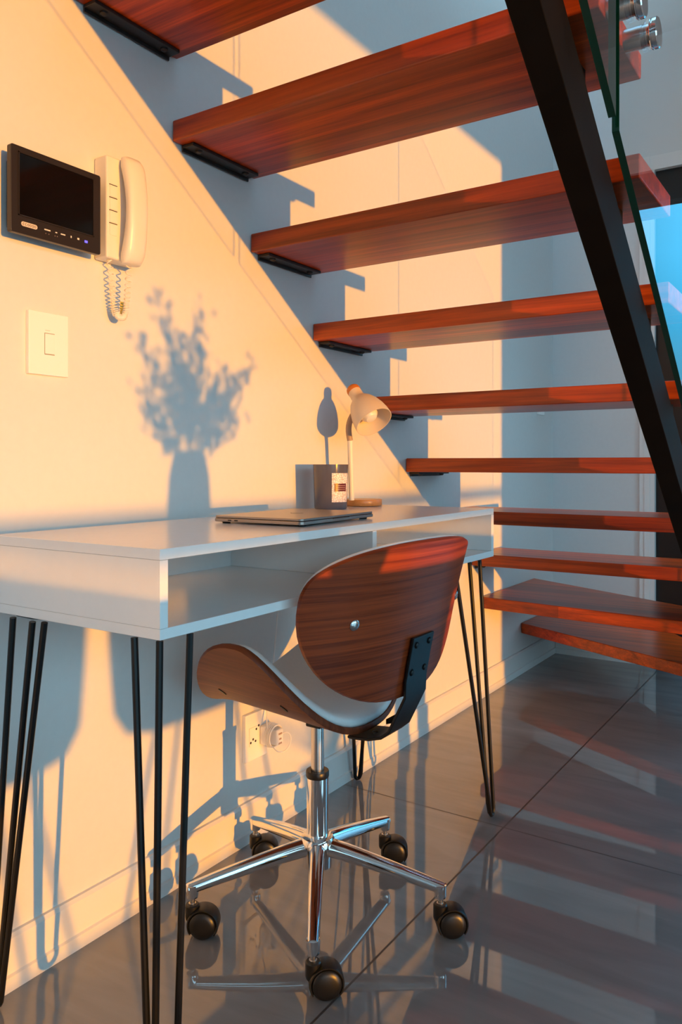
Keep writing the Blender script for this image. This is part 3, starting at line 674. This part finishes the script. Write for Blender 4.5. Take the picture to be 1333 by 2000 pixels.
# ------------------------------------------------------------------ dining furniture and balcony rail in the sun's path (out of frame, its shadows fall on the wall)
dt_ = thing('dining_table', 'dark wooden dining table standing in the room in front of the window', 'dining table', (1.845, .55, 0))
bm = bmnew(); box(bm, (-.32, -1.3, .622), (.32, 1.16, .690)); obj('tabletop', bm, TBL, dt_, bevel=.004)
for xx in (-.22, .22):
    for yy in (-1.2, 1.10): bm = bmnew(); box(bm, (xx-.03, yy-.03, 0), (xx+.03, yy+.03, .622)); obj('leg', bm, TBL, dt_, bevel=.003)
def tub_chair():
    t_ = thing('dining_chair', 'grey upholstered tub chair tucked at the dining table', 'dining chair', (2.42, 0, 0), 0, 'tub chairs at the dining table')
    bm = bmnew(); rings = []
    def ring(rx, ry, z): return [bm.verts.new((rx*se(math.cos(2*PI*k/40), .8), ry*se(math.sin(2*PI*k/40), .8), z)) for k in range(40)]
    pro = [(.14, .15, .33), (.19, .215, .345), (.215, .245, .39), (.225, .255, .50), (.23, .262, .62), (.228, .260, .665), (.215, .247, .665), (.205, .238, .50), (.19, .22, .445), (.001, .001, .45)]
    for p in pro: rings.append(ring(*p))
    for A_, B_ in zip(rings, rings[1:]):
        for k in range(40): bm.faces.new((A_[k], A_[(k+1) % 40], B_[(k+1) % 40], B_[k]))
    bm.faces.new(rings[0]); bmesh.ops.remove_doubles(bm, verts=bm.verts[:], dist=.0005)
    obj('seat_shell', bm, add_noise(mat('grey_fabric', (.22, .22, .23), .9), 200, .1, .2), t_, ang=60)
    for xx in (-1, 1):
        for yy in (-1, 1): bm = bmnew(); tube(bm, [(xx*.11, yy*.12, .335), (xx*.17, yy*.19, 0)], .006, 10); obj('leg', bm, BLK, t_)
    return t_
c1 = tub_chair(); c1.location.y = 1.262-.287*2.42
c2 = copy_tree(c1); c2.location.y = .668-.287*2.42; c2['label'] = 'grey upholstered tub chair tucked at the dining table, next to its twin'
c1['label'] = 'grey upholstered tub chair tucked at the dining table, nearer the stairs'
vs = thing('vase', 'dark ceramic vase standing on the dining table', 'vase', (1.86, 1.205-.287*1.86, .690))
bm = bmnew(); lathe(bm, [(0, 0), (.046, .0), (.054, .02), (.062, .09), (.058, .15), (.046, .195), (.040, .205), (.036, .203), (.040, .19), (.05, .12), (0, .02)], seg=40, cap=False); obj('body', bm, mat('dark_ceramic', (.08, .08, .085), .3), vs)
fb = thing('dried_branches', 'dried leafy branches arranged in the dark vase', 'dried plant', (1.86, 1.205-.287*1.86, .72))
bm = bmnew(); lv = bmnew(); rnd = random.Random(11)
def leaf(bm, p, d, ln, w_):
    d = d.normalized(); a, c = frame_of(d); th = rnd.uniform(0, PI); s = a*math.cos(th)+c*math.sin(th); n = d.cross(s)*.0006
    q = [p, p+d*ln*.3+s*w_*.8, p+d*ln*.65+s*w_, p+d*ln, p+d*ln*.65-s*w_, p+d*ln*.3-s*w_*.8]
    A_ = [bm.verts.new(x+n) for x in q]; B_ = [bm.verts.new(x-n) for x in q]; bm.faces.new(A_); bm.faces.new(list(reversed(B_)))
    for k in range(6): bm.faces.new((A_[k], B_[k], B_[(k+1) % 6], A_[(k+1) % 6]))
tips = [(-.135, .30), (-.085, .475), (-.03, .42), (.015, .485), (.05, .39), (.10, .36), (.155, .32), (.185, .37), (-.140, .40), (-.05, .36), (.12, .26), (-.10, .26), (.06, .31), (.165, .25), (-.13, .24),
        (0, .33), (-.07, .40), (.035, .43), (.085, .30), (-.02, .30), (.14, .34), (-.11, .34), (.11, .31), (-.06, .30), (.0, .38), (.03, .27)]
for ty, tz in tips:
    tx = rnd.uniform(-.09, .09); pts = []
    for i in range(9):
        f = i/8; pts.append(Vector((tx*f**1.3, ty*f**1.5+rnd.uniform(-.004, .004), .08+(tz-.08)*f)))
    tube(bm, pts, [.0012-.0008*i/8 for i in range(9)], 6)
    for i in range(5, 9):
        for _ in range(14):
            p = pts[i-1].lerp(pts[i], rnd.random())+Vector((rnd.uniform(-.02, .02), rnd.gauss(0, .013), rnd.gauss(0, .012))); d = (pts[i]-pts[i-1]).normalized()+Vector((rnd.uniform(-1, 1), rnd.uniform(-1, 1), rnd.uniform(-.5, 1)))*1.2
            leaf(lv, p, d, rnd.uniform(.014, .028), rnd.uniform(.003, .0065))
obj('branch', bm, mat('twig', (.12, .08, .05), .8), fb); obj('leaves', lv, mat('dry_leaf', (.16, .14, .08), .8), fb, smooth=False)
rl = thing('balcony_railing', 'dark steel balcony railing outside the big window', 'railing', (XW+1.3, 0, 0))
bm = bmnew(); box(bm, (-.02, -3.6, .735), (.02, 2.6, .772)); obj('handrail', bm, BLK, rl)
for yy in (-3.5, -2.2, -.9, 2.5): bm = bmnew(); box(bm, (-.02, yy-.015, 0), (.02, yy+.015, .735)); obj('post', bm, BLK, rl)

pg = thing('grass_planter', 'low planter of thin arching grass on the floor near the window', 'plant', (3.2, .80, 0))
bm = bmnew(); lathe(bm, [(0, .0), (.10, .0), (.13, .10), (.125, .10), (.10, .02), (0, .02)], seg=32, cap=False); obj('pot', bm, mat('grey_pot', (.2, .2, .2), .6), pg)
bm = bmnew(); lathe(bm, [(0, .02), (.115, .02), (.12, .085), (0, .085)], seg=24, cap=False); obj('soil', bm, mat('soil', (.03, .02, .015), .9), pg)
bm = bmnew()
for i in range(46):
    an = rnd.uniform(0, 2*PI); rad = rnd.uniform(.08, .50); hgt = rnd.uniform(.16, .42); pts = []; bw = rnd.uniform(.8, 1.6)
    for k in range(9):
        f = k/8; pts.append(Vector((math.cos(an)*(.03+rad*.5*f**1.4), math.sin(an)*(.03+rad*f**1.4), .08+hgt*(1-(1-f)**bw))))
    tube(bm, pts, [.0035*(1-.8*k/8) for k in range(9)], 5)
obj('grass_blades', bm, mat('grass_blade', (.06, .10, .03), .7), pg)
